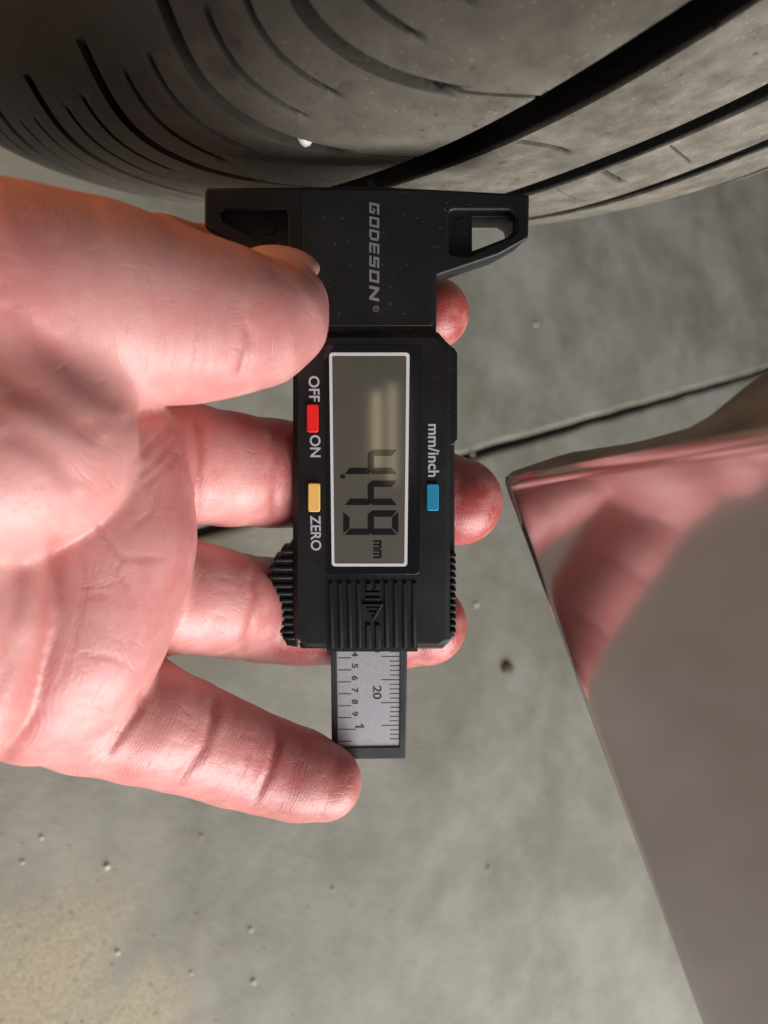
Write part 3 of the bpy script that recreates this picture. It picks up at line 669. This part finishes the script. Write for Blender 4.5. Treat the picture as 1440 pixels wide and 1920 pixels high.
# surface nets
def surface_nets(v):
    s = v < 0; nx, ny, nz = v.shape
    cell = np.zeros((nx - 1, ny - 1, nz - 1), np.uint8)
    for a in (0, 1):
        for b_ in (0, 1):
            for c_ in (0, 1): cell += s[a:nx - 1 + a, b_:ny - 1 + b_, c_:nz - 1 + c_]
    ci = np.argwhere((cell > 0) & (cell < 8)); idx = np.full(cell.shape, -1, np.int32); idx[ci[:, 0], ci[:, 1], ci[:, 2]] = np.arange(len(ci))
    cor = np.array([(a, b_, c_) for a in (0, 1) for b_ in (0, 1) for c_ in (0, 1)])
    val = np.stack([v[ci[:, 0] + a, ci[:, 1] + b_, ci[:, 2] + c_] for a, b_, c_ in cor], 1)
    acc = np.zeros((len(ci), 3)); cnt = np.zeros(len(ci))
    for p in range(8):
        for q_ in range(p + 1, 8):
            if np.abs(cor[p] - cor[q_]).sum() != 1: continue
            m_ = (val[:, p] < 0) != (val[:, q_] < 0); t = np.where(m_, val[:, p] / np.where(m_, val[:, p] - val[:, q_], 1), 0)
            acc += np.where(m_[:, None], cor[p] + t[:, None] * (cor[q_] - cor[p]), 0); cnt += m_
    vt_ = (ci + acc / cnt[:, None]) * HV + lo
    quads = []
    for ax in range(3):
        s0 = [slice(None)] * 3; s1 = [slice(None)] * 3; s0[ax] = slice(0, -1); s1[ax] = slice(1, None)
        ch_ = s[tuple(s0)] != s[tuple(s1)]; e = np.argwhere(ch_); o1, o2 = [k for k in range(3) if k != ax]
        e = e[(e[:, o1] > 0) & (e[:, o2] > 0) & (e[:, o1] < v.shape[o1] - 1) & (e[:, o2] < v.shape[o2] - 1)]
        def g(d1, d2):
            t = e.copy(); t[:, o1] += d1; t[:, o2] += d2; return idx[t[:, 0], t[:, 1], t[:, 2]]
        Q = np.stack([g(-1, -1), g(0, -1), g(0, 0), g(-1, 0)], 1); ins = s[e[:, 0], e[:, 1], e[:, 2]]
        flip = ins if ax != 1 else ~ins
        Q = np.where(flip[:, None], Q, Q[:, ::-1]); quads.append(Q)
    return vt_, np.concatenate(quads)
hvt, hq = surface_nets(field)
# normals from the field gradient
def sample_grad(p):
    i = np.clip(np.round((p - lo) / HV).astype(int), 1, shape - 2); g = np.stack([
        field[i[:, 0] + 1, i[:, 1], i[:, 2]] - field[i[:, 0] - 1, i[:, 1], i[:, 2]], field[i[:, 0], i[:, 1] + 1, i[:, 2]] - field[i[:, 0], i[:, 1] - 1, i[:, 2]],
        field[i[:, 0], i[:, 1], i[:, 2] + 1] - field[i[:, 0], i[:, 1], i[:, 2] - 1]], 1)
    return g / np.maximum(np.linalg.norm(g, axis=1), 1e-6)[:, None]
hn = sample_grad(hvt)
ppx = 720 + F * hvt[:, 0] / -hvt[:, 2]; ppy = 960 - F * hvt[:, 1] / -hvt[:, 2]; dpt = -hvt[:, 2]
# creases of the joints and of the palm: (points, depth mm, width mm, nearest depth, farthest depth)
CR = [([(505, 795), (518, 850), (520, 900), (508, 990)], .9, 1.0, 140, 175), ([(365, 765), (374, 850), (366, 950), (352, 985)], .5, .9, 132, 160),
      ([(468, 1060), (480, 1110), (470, 1175), (448, 1232)], 1.1, 1.0, 140, 170), ([(342, 1020), (335, 1080), (315, 1150), (300, 1200)], .4, .9, 133, 160),
      ([(398, 1295), (402, 1340), (385, 1400), (345, 1450), (318, 1478)], 1.1, 1.1, 125, 165), ([(512, 1352), (522, 1390), (505, 1450), (470, 1515)], .9, .9, 138, 170),
      ([(275, 1275), (262, 1330), (225, 1380), (190, 1430)], .5, .8, 125, 150), ([(462, 590), (468, 640), (455, 690), (440, 720)], .45, .8, 110, 140),
      ([(0, 725), (70, 742), (150, 800), (200, 815)], .35, 2.0, 85, 125), ([(0, 800), (90, 850), (160, 925)], .3, 1.8, 85, 125),
      ([(170, 960), (200, 1010), (225, 1046), (320, 1048)], .35, .5, 105, 140), ([(140, 1130), (170, 1118), (215, 1115)], .2, .4, 105, 140), ([(140, 1226), (215, 1233), (250, 1255)], .25, .4, 105, 140),
      ([(130, 1290), (170, 1300), (215, 1318)], .25, .4, 105, 140), ([(120, 1318), (170, 1330), (225, 1340)], .25, .4, 105, 140), ([(238, 880), (275, 840), (325, 790)], .3, .6, 105, 140),
      ([(245, 905), (290, 868), (335, 815)], .3, .5, 105, 140), ([(250, 790), (290, 780), (330, 765)], .3, .5, 105, 140), ([(200, 1040), (230, 1085), (250, 1125)], .25, .5, 105, 140),
      ([(395, 1080), (450, 1090)], .25, .4, 130, 165), ([(395, 1105), (445, 1112)], .25, .4, 130, 165), ([(380, 1150), (440, 1160)], .2, .4, 130, 165), ([(330, 1325), (370, 1345)], .25, .4, 120, 160),
      ([(320, 1345), (375, 1368)], .25, .4, 120, 160), ([(300, 1385), (360, 1400)], .25, .4, 120, 160), ([(440, 1375), (500, 1390)], .25, .4, 130, 165), ([(430, 1410), (495, 1425)], .25, .4, 130, 165), ([(410, 1440), (480, 1455)], .2, .4, 130, 165),
      ([(108, 985), (104, 1040), (95, 1110), (82, 1230), (52, 1340), (-5, 1445)], .8, 1.3, 85, 135), ([(45, 1020), (36, 1120), (12, 1240), (-20, 1330)], .6, 1.2, 85, 130),
      ([(150, 1015), (160, 1100), (140, 1200), (110, 1290)], .22, .5, 105, 140), ([(300, 900), (285, 960), (235, 1000)], .2, .4, 105, 140),
      ([(250, 930), (300, 885), (338, 850)], .3, .5, 105, 140), ([(0, 560), (70, 625), (150, 700), (236, 775)], .7, 2.0, 85, 130), ([(330, 1380), (300, 1450)], .15, .5, 120, 160),
      ([(170, 1345), (205, 1352), (235, 1358)], .25, .4, 105, 150), ([(430, 640), (425, 690)], .2, .6, 100, 140), ([(265, 815), (300, 780)], .25, .5, 105, 140)]
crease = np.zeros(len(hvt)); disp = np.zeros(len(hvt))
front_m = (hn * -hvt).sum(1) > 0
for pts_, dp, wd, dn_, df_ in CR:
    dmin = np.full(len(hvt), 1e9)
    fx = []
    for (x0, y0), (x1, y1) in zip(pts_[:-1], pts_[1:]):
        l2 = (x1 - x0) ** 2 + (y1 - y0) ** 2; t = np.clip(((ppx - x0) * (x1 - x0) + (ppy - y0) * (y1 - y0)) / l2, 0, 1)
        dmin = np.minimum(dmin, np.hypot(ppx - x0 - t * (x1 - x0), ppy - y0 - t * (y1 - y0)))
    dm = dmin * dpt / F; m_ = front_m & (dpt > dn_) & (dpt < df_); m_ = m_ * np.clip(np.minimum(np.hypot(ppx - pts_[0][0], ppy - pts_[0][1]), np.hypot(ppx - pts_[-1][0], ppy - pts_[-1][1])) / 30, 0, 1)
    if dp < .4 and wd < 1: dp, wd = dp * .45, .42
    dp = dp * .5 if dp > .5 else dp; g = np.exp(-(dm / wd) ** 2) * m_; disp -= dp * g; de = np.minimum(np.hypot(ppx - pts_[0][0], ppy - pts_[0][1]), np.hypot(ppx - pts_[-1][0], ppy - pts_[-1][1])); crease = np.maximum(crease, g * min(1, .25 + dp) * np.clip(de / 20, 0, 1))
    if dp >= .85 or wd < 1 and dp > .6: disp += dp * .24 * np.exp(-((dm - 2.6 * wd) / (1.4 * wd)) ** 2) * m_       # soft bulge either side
hvt = hvt + hn * disp[:, None]
# coordinates along the nearest finger, for the ridge and wrinkle relief, plus redder finger ends and shade painted on the fingers
best = np.full(len(hvt), 1e9); U = np.zeros(len(hvt)); Vv = np.zeros(len(hvt)); flush_shade = np.zeros(len(hvt))
chs = dict(CH); chs['palm'] = [nd(300, 1000, 125, 10), nd(-600, 950, 125, 10)]
for nm_, nodes in chs.items():
    s0 = 0
    tot = sum(np.linalg.norm(np.array(b_[:3]) - np.array(a[:3])) for a, b_ in zip(nodes[:-1], nodes[1:]))
    for a, b_ in zip(nodes[:-1], nodes[1:]):
        a = np.array(a); b_ = np.array(b_); d = (b_ - a)[:3]; ln = np.linalg.norm(d); dh = d / ln
        t = ((hvt - a[:3]) @ dh) / ln; tc = np.clip(t, 0, 1); c0 = a[:3] + tc[:, None] * d; rad = np.linalg.norm(hvt - c0, axis=1)
        D = rad - (a[3] + (b_[3] - a[3]) * tc) + (8 if nm_ == 'palm' else 0)
        m_ = D < best; best = np.where(m_, D, best)
        sd_ = np.cross(dh, [0, 0, 1.0]); sd_ /= np.linalg.norm(sd_); ff_ = np.cross(sd_, dh); rel = hvt - c0
        ang = np.arctan2(rel @ sd_, rel @ ff_)
        s = s0 + t * ln if nm_ != 'thumb' else tot - s0 - t * ln
        U = np.where(m_, s, U); Vv = np.where(m_, ang * 9.0, Vv)
        fl_ = np.clip((s / tot - .62) / .38, 0, 1) if nm_ != 'palm' else 0
        fl_ = {'middle': 1.0, 'index': .8, 'ring': .65, 'little': .35, 'thumb': 0, 'palm': 0}[nm_] * np.clip(s / tot * 3.2 - .9, 0, 1) + fl_ * (.3 if nm_ != 'thumb' else .25)  # per-finger weight is painted shade; the last term reddens the ends
        flush_shade = np.where(m_, fl_, flush_shade); s0 += ln
for nm_ in ('middle',):
    pass
HB = np.array(P(0, 900, 135))
me = mesh_quads('hand', (hvt - HB) * MM, hq)
attr(me, 'flush_shade', flush_shade); attr(me, 'crease', crease)
uvl = me.uv_layers.new(name='along'); li = np.zeros(len(me.loops), np.int32); me.loops.foreach_get('vertex_index', li)
uvl.data.foreach_set('uv', (np.stack([U, Vv], 1)[li] * MM).astype(np.float32).ravel())
hand = empty('person', V @ Matrix.Translation(Vector(HB * MM)))
tag(hand, 'bare left hand holding the black gauge between thumb and fingers', 'person')
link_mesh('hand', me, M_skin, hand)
# thumb nail
nb = bmesh.new(); bmesh.ops.create_uvsphere(nb, u_segments=40, v_segments=24, radius=1)
a_ = P(480, 492, 133); b_ = P(588, 500, 138); cN = (P(528, 494, 136.2)); ux = (b_ - a_) / np.linalg.norm(b_ - a_); upn = np.array([.05, .75, .66]); upn -= ux * (upn @ ux); upn /= np.linalg.norm(upn); vz = np.cross(ux, upn)
for v in nb.verts:
    q_ = cN - HB + ux * v.co.x * 7.3 + vz * v.co.y * 5.6 + upn * v.co.z * 2.7; v.co = Vector(q_ * MM)
me = bpy.data.meshes.new('thumbnail'); nb.to_mesh(me); nb.free()
for p_ in me.polygons: p_.use_smooth = True
link_mesh('thumbnail', me, M_nail, hand)
